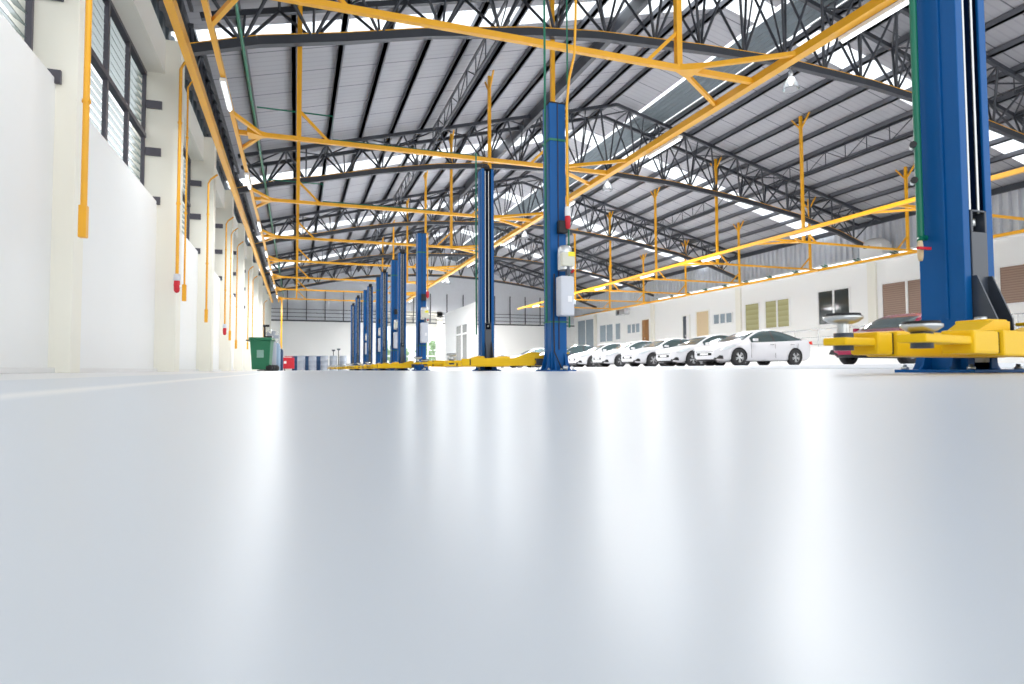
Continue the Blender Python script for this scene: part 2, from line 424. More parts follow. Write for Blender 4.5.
# ------------------------------------------------------------------ roof trusses
BC = [(-2.6, 7.8), (-.98, 8.3), (1.12, 8.74), (3.41, 9.28), (6.36, 9.83), (8.64, 10.11), (12.4, 10.33), (15.46, 10.43), (19.5, 10.25),
      (22., 10.0), (24.4, 9.72), (28.3, 9.1), (31.5, 8.3), (34.2, 7.4)]
def botz(x):
    for (a, za), (b, zb) in zip(BC, BC[1:]):
        if x <= b: return za + (zb - za) * (x - a) / (b - a)
    return BC[-1][1]
def topz(x): return roofz(x) - .30
UNIT = MB(); UNIT.tube([(0, 0, 0), (0, 0, 1)], 1., 6, caps=False); UNIT = UNIT.mesh('web_member', M['steel'])
def member(p, q, r, parent, name='web_member'):
    p, q = Vector(p), Vector(q); d = q - p
    o = bpy.data.objects.new(name, UNIT); COL.objects.link(o); o.parent = parent
    o.location = p; o.rotation_mode = 'QUATERNION'; o.rotation_quaternion = d.to_track_quat('Z', 'Y'); o.scale = (r, r, d.length)
    return o
def make_truss(y, label):
    t = empty('roof_truss', label, 'truss', (RX, y, 10.4), group='arched lattice roof trusses')
    L = lambda x, yy, z: (x - RX, yy, z - 10.4)
    m = MB()
    for (a, za), (b, zb) in zip(BC, BC[1:]): m.bar(L(a, 0, za), L(b, 0, zb), .19, .23)
    m.build('bottom_chord', M['steel'], t)
    for s in (-.8, .8):
        m = MB(); m.bar(L(-2.4, s, topz(-2.4)), L(RX, s, topz(RX)), .14, .16); m.bar(L(RX, s, topz(RX)), L(34., s, topz(34.)), .14, .16)
        m.build('top_chord', M['steel'], t)
    N = 21; xs = [-2.2 + (RX * 2 + 4.4 - .2) / N * j for j in range(N + 1)]
    for j in range(N):
        xb = (xs[j] + xs[j + 1]) / 2
        for s in (-.8, .8):
            for x in (xs[j], xs[j + 1]): member(L(xb, 0, botz(xb)), L(x, s, topz(x)), .046, t)
        member(L(xb, 0, botz(xb)), L(xb, -.8 if j % 2 else .8, topz(xb)), .034, t, 'web_post')
        a, b = xs[j], xs[j + 1]
        member(L(a, -.8 if j % 2 else .8, topz(a)), L(b, .8 if j % 2 else -.8, topz(b)), .034, t, 'top_brace')
        if j: member(L(a, -.8, topz(a)), L(a, .8, topz(a)), .04, t, 'tie_strut')
    # thin conduit laid along the bottom chord
    m = MB()
    for (a, za), (b, zb) in zip(BC, BC[1:]): m.tube([L(a, -.1, za + .12), L(b, -.1, zb + .12)], .013, 6)
    m.build('conduit', M['yellow'], t)
    return t
TR = [16.6, 29.3, 42.0, 54.7, 67.4]
for i, y in enumerate(TR):
    lab = ['arched dark lattice roof truss nearest the camera, first of the row',
           'second arched dark lattice roof truss from the near end', 'third arched dark lattice roof truss from the near end',
           'fourth arched dark lattice roof truss from the near end', 'arched dark lattice roof truss nearest the far wall'][i]
    if i == 0: T0 = make_truss(y, lab); remember(T0)
    else:
        c = copy_tree(T0); c.location = (RX, y, 10.4); c['label'] = lab

# ---- purlins (continuous steel members running lengthwise under the sheets)
def purlin(x, lab, h=.22, w_=.13, name='purlin', grp='dark purlins under the roof sheets'):
    z = roofz(x) - .02 - h / 2
    m = MB().bar((0, Y0, 0), (0, Y1, 0), w_, h); m.box(-w_ / 2, w_ / 2 + .05, Y0, Y1, -h / 2, -h / 2 + .02)
    o = m.build(name, M['purlin']); o.location = (x, 0, z); tag(o, lab, 'purlin', grp)
xsL = [-1.55 + 1.4 * j for j in range(13)]
for j, x in enumerate(xsL): purlin(x, 'dark steel purlin on the left roof slope, %s up from the left wall' % ORD[j])
xsR = [32.9 - 1.4 * j for j in range(11)]
for j, x in enumerate(xsR): purlin(x, 'dark steel purlin on the right roof slope, %s up from the right wall' % ORD[j])
o = MB().bar((0, 8, 0), (0, Y1, 0), .2, .42).build('tie_beam', M['steel']); o.location = (11.0, 0, roofz(11.) - .42)
tag(o, 'thick dark tie beam running lengthwise between the left purlins and the ridge', 'beam')
o = MB().bar((0, Y0, 0), (0, Y1, 0), .14, .3).build('eave_beam', M['steel']); o.location = (34.3, 0, roofz(34.3) - .2)
tag(o, 'dark steel eave beam along the top of the right corrugated wall', 'beam')
o = MB().bar((0, Y0, 0), (0, Y1, 0), .14, .3).build('eave_beam', M['steel']); o.location = (-2.75, 0, 8.9)
tag(o, 'dark steel eave beam above the left wall behind the truss ends', 'beam')

# ---- lengthwise lattice girders between trusses
def girder(x, ya, yb, side, n):
    g = empty('lattice_girder', 'slim dark lattice girder under the %s roof slope, %s bay from the near end' % (side, ORD[n]), 'girder',
              (x, ya, roofz(x) - .3), group='lengthwise lattice girders')
    D = yb - ya; m = MB(); m.bar((0, 0, 0), (0, D, 0), .07, .08); m.build('top_chord', M['steel'], g)
    m = MB(); m.bar((0, 0, -.75), (0, D, -.75), .06, .07); m.build('bottom_chord', M['steel'], g)
    K = 9
    for j in range(K):
        a, b = D * j / K, D * (j + 1) / K
        member((0, a, -.75 if j % 2 else 0), (0, b, 0 if j % 2 else -.75), .022, g)
        member((0, b, 0), (0, b, -.75), .022, g)
for n, (a, b) in enumerate(zip([Y0] + [v + .8 for v in TR[:-1]], [v - .8 for v in TR])):
    girder(6.0, a, b, 'left', n); girder(25.9, a, b, 'right', n)

def eave_girder(ya, yb, n):
    g = empty('eave_girder', 'dark lattice girder above the left wall lintel, %s bay from the near end' % ORD[n], 'girder', (-2.62, ya, 8.85), group='lattice girders above the left wall')
    D = yb - ya
    MB().bar((0, 0, 0), (0, D, 0), .12, .12).build('top_chord', M['steel'], g)
    MB().bar((0, 0, -.9), (0, D, -.9), .12, .12).build('bottom_chord', M['steel'], g)
    MB().bar((.25, 0, -.45), (.25, D, -.45), .08, .08).build('side_chord', M['steel'], g)
    K = 14
    for j in range(K):
        a, b = D * j / K, D * (j + 1) / K
        member((0, a, -.9 if j % 2 else 0), (0, b, 0 if j % 2 else -.9), .045, g)
        member((0, b, 0), (0, b, -.9), .045, g, 'web_post')
        member((0, b, 0), (.25, a, -.45), .03, g, 'side_brace')
for n, (a, b) in enumerate(zip([Y0] + [v + .8 for v in TR[:-1]], [v - .8 for v in TR])): eave_girder(a, b, n)

# ------------------------------------------------------------------ yellow hung frame
def rail(x, w_, h, lab, z=6.0, ya=2.0, yb=58.0, name='overhead_rail'):
    m = MB().box(-w_ / 2, w_ / 2, 0, yb - ya, -h / 2, h / 2)
    o = m.build(name, M['yellow']); o.location = (x, ya, z)
    return tag(o, lab, 'rail')
rail(-1.98, .14, .2, 'wide yellow channel rail running along the tops of the left pilasters')
rail(-1.45, .09, .11, 'slim yellow rail carrying lamps, just right of the wide left channel rail')
rail(9.0, .19, .15, 'yellow overhead rail carrying lamps above the row of blue lifts')
rail(20.8, .15, .14, 'yellow overhead rail carrying lamps above the parked white cars')
rail(30.2, .13, .14, 'yellow overhead rail in front of the right wall')
def cross_beam(y, xa, xb, ax0, ax1, posts, lab, bw=.11, grp='yellow cross beams'):
    """xa, xb rails; ax0/ax1 = where the splayed end brackets meet (None: straight end)"""
    e = empty('cross_beam', lab, 'beam', ((xa + xb) / 2, y, 6.0), group=grp)
    cx = (xa + xb) / 2
    MB().bar((xa - cx, 0, 0), (xb - cx, 0, 0), bw, bw).build('beam_bar', M['yellow'], e, bevel=.008)
    for X, A in ((xa, ax0), (xb, ax1)):
        if A is None: continue
        for s in (-1.25, 1.25):
            MB().bar((A - cx, 0, 0), (X - cx, s, 0), .085, .085).build('bracket_arm', M['yellow'], e, bevel=.006)
        gx = A - cx; dx = .35 if X > A else -.35
        MB().prism([(gx - dx * .5, 0), (gx + dx, -.26), (gx + dx, .26)], 'Z', -.06, .06).build('gusset', M['yellow'], e)
    for X, sgn in posts:
        zt = roofz(X) - 6.26
        p = MB().bar((X - cx, 0, 0), (X - cx, 0, zt), .12, .12).build('hanger_post', M['yellow'], e, bevel=.006)
        for s in (-.55, .55):
            MB().bar((X - cx, 0, zt - .65), (X - cx, s, zt), .06, .06).build('yoke_arm', M['yellow'], p)
        MB().bar((X - cx, 0, .75), (X - cx + sgn * .75, 0, 0), .07, .07).build('brace', M['yellow'], p)
for j in range(8):
    y = 10.4 + BAY * j
    cross_beam(y, -1.45, 9.0, -.85, 7.2, [(0.02, 1), (7.15, -1)], 'yellow cross beam over the lifts, %s from the near end' % ORD[j])
    cross_beam(y, 20.8, 30.2, 22.5, None, [(22.75, 1), (29.5, -1)], 'yellow cross beam in front of the right wall, %s from the near end' % ORD[j], .1)
o = MB().bar((0, 0, 0), (0, 0, 5.95), .13, .13).build('support_post', M['yellow'], bevel=.01); o.location = (-1.15, 55.2, 0)
tag(o, 'yellow post standing on the floor near the far wall beside the gas bottles', 'post')

# ------------------------------------------------------------------ lamps
def batten(x, y, z, lab, L=1.5, grp='tube lamps along the yellow rails'):
    e = empty('tube_lamp', lab, 'lamp', (x, y, z), group=grp)
    MB().box(-.06, .06, -L / 2, L / 2, 0, .07).build('lamp_body', M['white'], e, bevel=.006)
    MB().tube([(0, -L / 2 + .04, -.02), (0, L / 2 - .04, -.02)], .03, 8).build('lamp_tube', M['lamp'], e)
for j in range(8):
    y = 7.6 + BAY * j
    if y > 12: batten(-1.45, y + .3, 5.86, 'white tube lamp under the slim left rail, %s from the near end' % ORD[j - 1])
    batten(9.14, y, 5.84, 'white tube lamp under the rail above the lifts, %s from the near end' % ORD[j])
    batten(20.8, y + .8, 5.82, 'white tube lamp under the rail above the white cars, %s from the near end' % ORD[j])
for j in range(12):
    y = 23.6 + 2.6 * j
    e = empty('wall_lamp', 'white lamp case on green brackets, right wall top, %s from near end' % ORD[j], 'lamp', (33.9, y, 6.95), group='lamp cases along the right wall top')
    MB().box(-.12, .12, -1.05, 1.05, -.06, .07).build('lamp_body', M['white'], e, bevel=.01)
    MB().tube([(-.05, -1, -.1), (-.05, 1, -.1)], .035, 8).build('lamp_tube', M['lamp'], e)
    for s in (-1.15, 1.15):
        MB().bar((.3, s, -.1), (-.25, s, .0), .05, .05).build('bracket', M['green'], e)
def highbay(x, y, z, drop, lab, s=1.):
    e = empty('high_bay_lamp', lab, 'lamp', (x, y, z), group='glass bell lamps')
    MB().tube([(0, 0, .42 * s), (0, 0, .42 * s + drop)], .012, 6).build('hanger_rod', M['steelb'], e)
    MB().lathe([(.0, .44 * s), (.07 * s, .43 * s), (.08 * s, .28 * s), (.05 * s, .24 * s)], n=14).build('ballast_housing', M['silver'], e)
    MB().lathe([(.05 * s, .25 * s), (.1 * s, .2 * s), (.17 * s, .08 * s), (.24 * s, -.1 * s), (.28 * s, -.2 * s), (.285 * s, -.24 * s), (.27 * s, -.2 * s)], n=20).build('glass_bell', M['lampglass'], e)
    MB().lathe([(.0, .16 * s), (.05 * s, .12 * s), (.065 * s, .02 * s), (.04 * s, -.06 * s), (0, -.08 * s)], n=10).build('bulb', M['bulb'], e)
highbay(15.9, 16.6, 9.75, .3, 'glass bell lamp hanging from the middle of the nearest truss')
highbay(15.6, 29.3, 9.75, .3, 'glass bell lamp hanging from the middle of the second truss')
highbay(15.6, 42., 9.75, .3, 'glass bell lamp hanging from the middle of the third truss')
for y, nm in ((54.7, 'fourth'), (67.4, 'farthest')): highbay(15.9, y, 9.75, .3, 'glass bell lamp hanging from the middle of the %s truss' % nm)
highbay(17.6, 38.6, 4.75, 8.2, 'large lit glass bell lamp hanging low beyond the second blue lift post', 1.5)

# ------------------------------------------------------------------ pipes
def pipe(pts, r, m, name, lab, cat='pipe', grp=None, n=8):
    b = Vector(pts[0]); o = MB().tube([Vector(p) - b for p in pts], r, n).build(name, M[m]); o.location = b
    return tag(o, lab, cat, grp)
pipe([(-1.02, 6, 6.25), (-1.02, 57, 6.25)], .032, 'green', 'air_pipe', 'long green pipe running lengthwise beside the slim left rail')
for j, y in enumerate((10.4, 16.8, 23.2)):
    pipe([(-1.0, y + .12, 6.75 if j else 6.3), (.87, y + .12, 6.75 if j else 6.3), (.87, y + .12, 6.12), (5.0, y + .12, 6.12)], .02, 'green', 'air_pipe',
         'thin green pipe laid along the %s yellow cross beam over the lifts' % ORD[j], 'pipe')
pipe([(33.6, 20, 6.72), (33.6, 70, 6.72)], .035, 'green', 'air_pipe', 'green pipe running along the top of the right wall')
pipe([(33.45, 8, 6.62), (33.45, 72, 6.62)], .055, 'yellow', 'wall_pipe', 'yellow pipe running along the top of the right white wall')

# conduits dropping down the left pilasters
def conduit(y, z0, kind, lab, x=-2.57, top=6.05, rr=.03):
    e = empty('wall_conduit', lab, 'conduit', (x, y, z0), group='conduits down the left wall')
    H = top - z0
    MB().tube([(0, 0, .1), (0, 0, H - .35), (.07, 0, H - .2), (.25, 0, H - .05)], rr, 8).build('conduit_pipe', M['yellow'], e)
    for z in (H * .35, H * .7): MB().lathe([(rr + .012, z - .02), (rr + .012, z + .02)], n=10).build('pipe_clamp', M['yellow'], e)
    if kind == 'red':
        s = MB().lathe([(0, .26), (.07, .26), (.075, .12), (.055, .1)], (0, 0, 0), 12).build('socket_collar', M['tank'], e)
        MB().lathe([(.06, .12), (.068, .02), (.06, -.12), (.035, -.16), (0, -.17)], n=12).build('red_socket', M['red'], e)
        MB().lathe([(0, .1), (.035, .095), (.035, .06)], (0, 0, -.02), 10, 'X').build('socket_cap', M['white'], e)
    else:
        MB().box(-.045, .045, -.05, .05, -.28, .12).build('junction_box', M['yellow'], e, bevel=.01)
conduit(8.95, 1.95, 'box', 'thick yellow conduit ending in a yellow box on the nearest pilaster', x=-2.5, rr=.038)
conduit(15.75, 1.95, 'red', 'yellow conduit ending in a red socket on the second pilaster', x=-2.56, rr=.036, top=7.3)
conduit(16.75, 1.98, 'box', 'thin yellow conduit ending in a small box beside the second pilaster', x=-2.56, rr=.022, top=7.3)
conduit(20.7, 1.75, 'box', 'yellow conduit with bent top on the bay wall beyond the second pilaster', x=-2.56)
conduit(26.3, 1.55, 'red', 'yellow conduit ending in a small red socket near the fourth pilaster', x=-2.6)
conduit(28.3, 1.55, 'box', 'thin yellow conduit just left of the fourth pilaster bracket', x=-2.6, rr=.022)
conduit(31.2, 1.3, 'box', 'yellow conduit beyond the fourth pilaster brackets', x=-2.6, rr=.026)
conduit(38.5, 1.5, 'box', 'yellow conduit directly behind the green bin lid, nearer one', x=-2.6)
conduit(42.4, 1.5, 'box', 'yellow conduit directly behind the green bin lid, farther one', x=-2.6)
conduit(57.0, 1.8, 'box', 'thin far conduit above the bin handle side of the left wall', x=-2.6)

# ------------------------------------------------------------------ vehicle lifts
def arm(parent, piv, tip, padr, padz, fo=.5, wl=.3):
    p, q = Vector((piv[0], piv[1], .098)), Vector((tip[0], tip[1], .098)); d = (q - p).normalized(); L = (q - p).length
    n = Vector((-d.y, d.x, 0))
    m = MB(); m.bar(p - d * .05, p + d * L * fo, .105, .082)
    a = m.build('swing_arm', M['yellow2'], parent, bevel=.008)
    # wide gusset at the pivot
    g = MB(); c = p
    poly_ = [(p + n * .09 - d * .06), (p + n * .09 + d * .1), (p + n * .045 + d * .42), (p - n * .045 + d * .42), (p - n * .09 + d * .1), (p - n * .09 - d * .06)]
    q0, q1, q2 = p - d * .06, p + d * .06, p + d * wl
    z0 = .137; vs = []
    for c_, zz, wd in ((q0, .192, .06), (q1, .192, .06), (q2, z0 + .004, .05)):
        for sg in (-1, 1): vs += [(c_.x + n.x * wd * sg, c_.y + n.y * wd * sg, z0), (c_.x + n.x * wd * sg, c_.y + n.y * wd * sg, zz)]
    g._a(vs, [(0, 1, 5, 4), (4, 5, 9, 8), (2, 6, 7, 3), (6, 10, 11, 7), (1, 3, 7, 5), (5, 7, 11, 9), (0, 2, 3, 1), (8, 9, 11, 10), (0, 4, 6, 2), (4, 8, 10, 6)])
    g.build('arm_wedge', M['yellow2'], a, bevel=.003)
    m = MB(); m.bar(p + d * L * fo, p + d * L * (fo + .015), .08, .066); m.build('arm_sleeve_gap', M['black'], a)
    m = MB(); m.bar(p + d * L * (fo + .012), p + d * L * (fo + (1 - fo) * .45), .09, .072)
    m.build('arm_extension', M['yellow2'], a, bevel=.009)
    m = MB(); zc = Vector((0, 0, .004)); m.bar(p + d * L * (fo + (1 - fo) * .4) + zc, p + d * L * 1.04 + zc, .075, .024); m.build('arm_tip_plate', M['yellow2'], a, bevel=.006)
    t = p + d * L * .985
    MB().lathe([(0, .075), (.028, .075), (.028, .128), (0, .128)], (t.x, t.y, 0), 14).build('pad_socket', M['dark'], a)
    MB().lathe([(.018, .125), (.018, padz), ], (t.x, t.y, 0), 12).build('pad_screw', M['steelb'], a)
    MB().lathe([(0, padz - .012), (padr * .45, padz - .012), (padr * .75, padz - .006), (padr, padz + .004), (padr, padz + .012), (0, padz + .012)], (t.x, t.y, 0), 22).build('lift_pad', M['steelb'], a)
    MB().lathe([(padr * .9, padz + .012), (padr * .88, padz + .02), (0, padz + .02)], (t.x, t.y, 0), 22).build('pad_rubber', M['black'], a)
    return a

def make_lift(x, y, typ, label, H=2.8, detail=True):
    rot = 0 if typ == 'A' else PI
    e = empty('lift_post', label, 'car lift', (x, y, 0), rot, group='blue vehicle lift posts')
    s = 1 if typ == 'A' else -1            # arms always swing to the hall's left
    W, D, t = .0875, .095, .012
    # base plate with anchors and stiffeners
    MB().box(-.16, .16, -.17, .17, 0, .013).build('base_plate', M['blue'], e, bevel=.003)
    for bx, by in ((-.135, -.14), (.135, -.14), (-.135, .14), (.135, .14), (0, .15)):
        MB().lathe([(0, .034), (.008, .034), (.008, .024), (.015, .024), (.015, .013), (0, .013)], (bx, by, 0), 8).build('anchor_bolt', M['steelb'], e)
    for sx in (-1, 1):
        for yy in (-.06, .06):
            MB().prism([(sx * W, .013), (sx * .15, .013), (sx * .135, .03), (sx * W, .22)], 'Y', yy - .005, yy + .005).build('base_rib', M['blue'], e)
    for xx in (-.06, .06):
        MB().prism([(D, .013), (.16, .013), (.15, .03), (D, .2)], 'X', xx - .005, xx + .005).build('base_rib', M['blue'], e)
    # mast: C channel open towards -Y with folded lips
    C_ = [(-W, -D), (-W, D), (W, D), (W, -D), (.048, -D), (.048, -D + t), (W - t, -D + t), (W - t, D - t), (-W + t, D - t), (-W + t, -D + t), (-.048, -D + t), (-.048, -D)]
    m = MB(); m.prism(C_, 'Z', .013, H)
    mast = m.build('mast', [M['blue']], e, bevel=.004)
    MB().box(-W + t + .001, W - t - .001, D - t - .004, D - t - .001, .02, H - .01).build('mast_inner_shade', M['blue_in'], e)  # thin darker blue sheets stand in for shade inside the channel
    MB().box(-W + t + .001, -W + t + .004, -D + t, D - t - .005, .02, H - .01).build('mast_inner_shade', M['blue_in'], e)
    MB().box(W - t - .004, W - t - .001, -D + t, D - t - .005, .02, H - .01).build('mast_inner_shade', M['blue_in'], e)
    m = MB()
    m.box(-W - .004, W + .004, -D - .004, D + .004, H, H + .012)
    if typ == 'A': m.bar((0, -.02, H + .02), (.03, .12, H + .10), .1, .05)
    m.build('mast_cap', M['black'], e)
    if typ == 'A': pass
    # fold ribs on the mast's outer faces
    for sx in (-1, 1): MB().box(sx * (W + .003) - .003, sx * (W + .003) + .003, -.028, -.016, .22, H).build('mast_fold', M['blue'], e)
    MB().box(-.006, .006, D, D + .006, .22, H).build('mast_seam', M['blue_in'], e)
    # carriage
    c = MB(); zc = .66
    c.box(-.046, .046, -D - .004, -D + .06, .07, zc - .09); c.box(-.046, -.034, -D - .004, -D + .06, zc - .09, zc); c.box(.034, .046, -D - .004, -D + .06, zc - .09, zc); c.box(-.046, .046, -D - .004, -D + .06, zc - .008, zc)
    car = c.build('carriage', M['dark'], e, bevel=.003)
    MB().lathe([(0, 0), (.014, 0), (.014, .03), (0, .03)], (.008, -D + .03, zc - .06), 8).build('cable_end', M['steelb'], car)
    MB().box(-.17, .17, -D - .16, -D - .004, .062, .078).build('carriage_plate', M['dark'], car, bevel=.003)
    MB().box(-.17, .17, -D - .16, -D - .004, .118, .132).build('carriage_plate', M['dark'], car, bevel=.003)
    MB().box(-.17, .17, -D - .03, -D - .004, .078, .118).build('carriage_web', M['dark'], car)
    for sx in (-.044, .044):
        MB().prism([(-D - .003, .39), (-D - .02, .39), (-D - .09, .21), (-D - .09, .133), (-D - .003, .133)], 'X', sx - .004, sx + .004).build('carriage_fin', M['dark'], car)
    for sx in (-.036, .014): MB().tube([(sx, -D + .008, zc - .01), (sx, -D + .008, H - .03)], .006, 6).build('lift_cable', M['steelb'], e)
    # pivots and arms
    for px in (-.17, .17):
        pb = MB().box(px - .055, px + .055, -D - .17, -D - .05, .185, .199).build('pivot_bracket', M['yellow2'], e, bevel=.006)
        MB().lathe([(0, .212), (.02, .212), (.022, .20), (.022, .04), (0, .04)], (px, -D - .11, 0), 12).build('pivot_pin', M['steelb'], pb)
    arm(e, (-.17 * s, -D - .12), (-1.035 * s, -.37), .056, .168, .76, .2)
    arm(e, (.17 * s, -D - .175), (-.985 * s, -.585), .052, .130, .62, .42)
    if typ == 'B':
        yb = D + .008
        sw = MB().box(-.075, .02, yb, yb + .07, 1.42, 1.55).build('switch_box', M['black'], e, bevel=.01)
        mt = empty_part('power_unit', e)
        MB().lathe([(0, 1.285), (.05, 1.28), (.072, 1.255), (.075, 1.2), (.075, 1.03)], (-.03, yb + .085, 0), 18).build('motor_casing', M['silver'], mt)
        MB().box(-.105, .035, yb + .10, yb + .175, 1.06, 1.2).build('terminal_box', M['cream'], mt, bevel=.012)
        MB().box(-.10, -.03, yb + .176, yb + .18, 1.16, 1.205).build('warning_sticker', M['sticker'], mt)
        MB().box(-.05, -.02, yb + .12, yb + .165, .97, 1.06).build('valve_block', M['dark'], mt, bevel=.004)
        MB().tube([(-.08, yb + .14, 1.0), (-.1, yb + .16, 1.03)], .012, 8).build('valve_knob', M['red'], mt)
        MB().box(-.105, .045, yb + .01, yb + .155, .56, .965).build('oil_tank', M['tank'], mt, bevel=.022)
        MB().box(-.075, -.03, yb + .156, yb + .158, .70, .76).build('tank_sticker', M['label'], mt)
        MB().tube([(.06, yb + .02, 1.0), (.07, yb + .02, .5), (.065, yb + .02, .2), (.0, yb + .05, .03)], .008, 6).build('hydraulic_hose', M['black'], e)
        MB().tube([(-.02, yb + .05, .04), (-.06, yb + .07, .03)], .022, 8).build('hose_fitting', M['steelb'], e)
        MB().box(-W - .006, W + .006, -D - .006, D + .006, 2.40, 2.425).build('mast_strap', M['green'], e)
        MB().box(-W - .005, W + .005, -D - .005, D + .005, .50, .515).build('mast_strap', M['green'], e)
    return e
def empty_part(name, parent):
    o = bpy.data.objects.new(name, None); COL.objects.link(o); o.parent = parent; o.empty_display_size = .05
    return o
make_lift(2.617, 1.845, 'A', 'huge near blue lift post at right with yellow arms and dark carriage')
make_lift(2.56, 5.99, 'B', 'blue lift post with cream motor and pale oil tank, nearest of that kind')
make_lift(2.49, 8.26, 'A', 'blue lift post with dark carriage between the two tank-bearing posts')
make_lift(2.41, 12.6, 'B', 'blue lift post with oil tank, standing alone just left of the second carriage post')
ROW = [(2.38, 14.85, 'A', 'third blue post with a dark carriage, counting from the camera'),
       (2.36, 15.9, 'B', 'third blue post with an oil tank, close behind a carriage post'),
       (2.37, 17.95, 'A', 'fourth blue post with a dark carriage, counting from the camera'),
       (2.36, 19.0, 'B', 'fourth blue post with an oil tank, counting from the camera'),
       (2.33, 21.2, 'A', 'fifth blue post with a dark carriage, counting from the camera'),
       (2.31, 22.2, 'B', 'fifth blue post with an oil tank, counting from the camera'),
       (2.25, 24.6, 'A', 'sixth blue post with a dark carriage, last but one of the row'),
       (2.32, 27.6, 'A', 'farthest blue lift post, at the left end of the row')]
for a in ROW: make_lift(a[0], a[1], a[2], a[3])

# green drops and yellow conduits at the posts
pipe([(2.49, 1.90, .57), (2.49, 1.90, 6.2)], .014, 'green', 'drop_pipe', 'green pipe running up the left edge of the huge near lift post', grp='green drop pipes')
v = empty('pipe_valve', 'small valve with a red lever at the foot of the near green pipe', 'valve', (2.46, 1.88, .50))
MB().lathe([(0, .05), (.009, .05), (.013, .02), (.011, -.02), (.007, -.035), (0, -.035)], n=10).build('valve_body', M['tan'], v)
MB().bar((-.04, -.02, .015), (.03, -.02, .015), .012, .01).build('valve_lever', M['red'], v)
MB().tube([(.0, 0, .05), (.03, .02, .07), (.06, .02, .07)], .012, 8).build('valve_elbow', M['green'], v)
for z, nm in ((.95, 'upper'), (.80, 'lower')):
    e = empty('pipe_fitting', 'steel pipe fitting on the near green pipe, %s of the two' % nm, 'fitting', (2.455, 1.90, z))
    MB().tube([(0, 0, 0), (-.03, -.03, 0)], .011, 8).build('fitting_body', M['steelb'], e)
    MB().tube([(-.028, -.028, 0), (-.036, -.036, 0)], .014, 8).build('fitting_nut', M['black'], e)
pipe([(2.448, 5.96, .5), (2.448, 5.96, 6.1)], .013, 'green', 'drop_pipe', 'green pipe on the left side of the nearest tank-bearing post', grp='green drop pipes')
pipe([(2.672, 5.88, .45), (2.672, 5.88, 6.1)], .009, 'green', 'drop_pipe', 'green pipe on the right side of the nearest tank-bearing post', grp='green drop pipes')
pipe([(2.36, 8.3, .5), (2.36, 8.3, 3.05)], .012, 'green', 'drop_pipe', 'green pipe on the left side of the second carriage post', grp='green drop pipes')
e = empty('power_conduit', 'yellow conduit with red and white plug beside the nearest tank-bearing blue post', 'conduit', (2.635, 5.82, 0))
MB().tube([(0, 0, 1.66), (0, 0, 2.75), (.03, 0, 3.05), (.09, 0, 3.3), (.11, 0, 3.7), (.12, .0, 4.3)], .014, 8).build('conduit_pipe', M['yellow'], e)
MB().lathe([(0, 1.70), (.028, 1.69), (.03, 1.60), (.02, 1.59)], n=12).build('plug_collar', M['white'], e)
MB().lathe([(.026, 1.60), (.03, 1.56), (.026, 1.47), (0, 1.46)], n=12).build('red_plug', M['red'], e)
e = empty('power_conduit', 'thin conduit with a red plug on the lone middle lift post', 'conduit', (2.51, 12.42, 0))
MB().lathe([(0, 1.62), (.03, 1.6), (.03, 1.5), (0, 1.45)], n=12).build('red_plug', M['red'], e)
MB().tube([(0, 0, 1.6), (0, 0, 2.8)], .012, 8).build('conduit_pipe', M['yellow'], e)

# ------------------------------------------------------------------ cars
def lerp(a, b, t): return a + (b - a) * t
def curve(pts, x):
    if x <= pts[0][0]: return pts[0][1]
    for i in range(len(pts) - 1):
        (a, va), (b, vb) = pts[i], pts[i + 1]
        if x <= b:
            t = (x - a) / (b - a)
            m0 = (vb - (pts[i - 1][1] if i else va)) / (b - (pts[i - 1][0] if i else a)) * (b - a)
            m1 = ((pts[i + 2][1] if i + 2 < len(pts) else vb) - va) / ((pts[i + 2][0] if i + 2 < len(pts) else b) - a) * (b - a)
            return (2 * t ** 3 - 3 * t * t + 1) * va + (t ** 3 - 2 * t * t + t) * m0 + (-2 * t ** 3 + 3 * t * t) * vb + (t ** 3 - t * t) * m1
    return pts[-1][1]
CL = 4.63
BELT = [(0, .60), (.12, .68), (.6, .76), (1.2, .86), (2.0, .90), (3.0, .94), (3.8, .98), (4.3, 1.0), (4.55, .96), (4.63, .80)]
TOP = [(0, .62), (.12, .72), (.6, .84), (1.15, .95), (1.35, 1.03), (1.7, 1.21), (2.05, 1.35), (2.4, 1.415), (2.8, 1.415), (3.2, 1.35), (3.6, 1.24), (4.0, 1.11), (4.3, 1.05), (4.52, 1.02), (4.63, .86)]
HALF = [(0, .52), (.06, .66), (.2, .78), (.5, .87), (1.0, .895), (2.2, .90), (3.4, .90), (4.1, .87), (4.4, .80), (4.58, .68), (4.63, .58)]
BOT = [(0, .26), (.15, .20), (.6, .19), (2.3, .19), (4.1, .20), (4.45, .27), (4.63, .36)]
ROOFW = [(1.15, .80), (1.6, .70), (2.1, .60), (2.8, .58), (3.4, .60), (4.0, .68), (4.4, .74)]
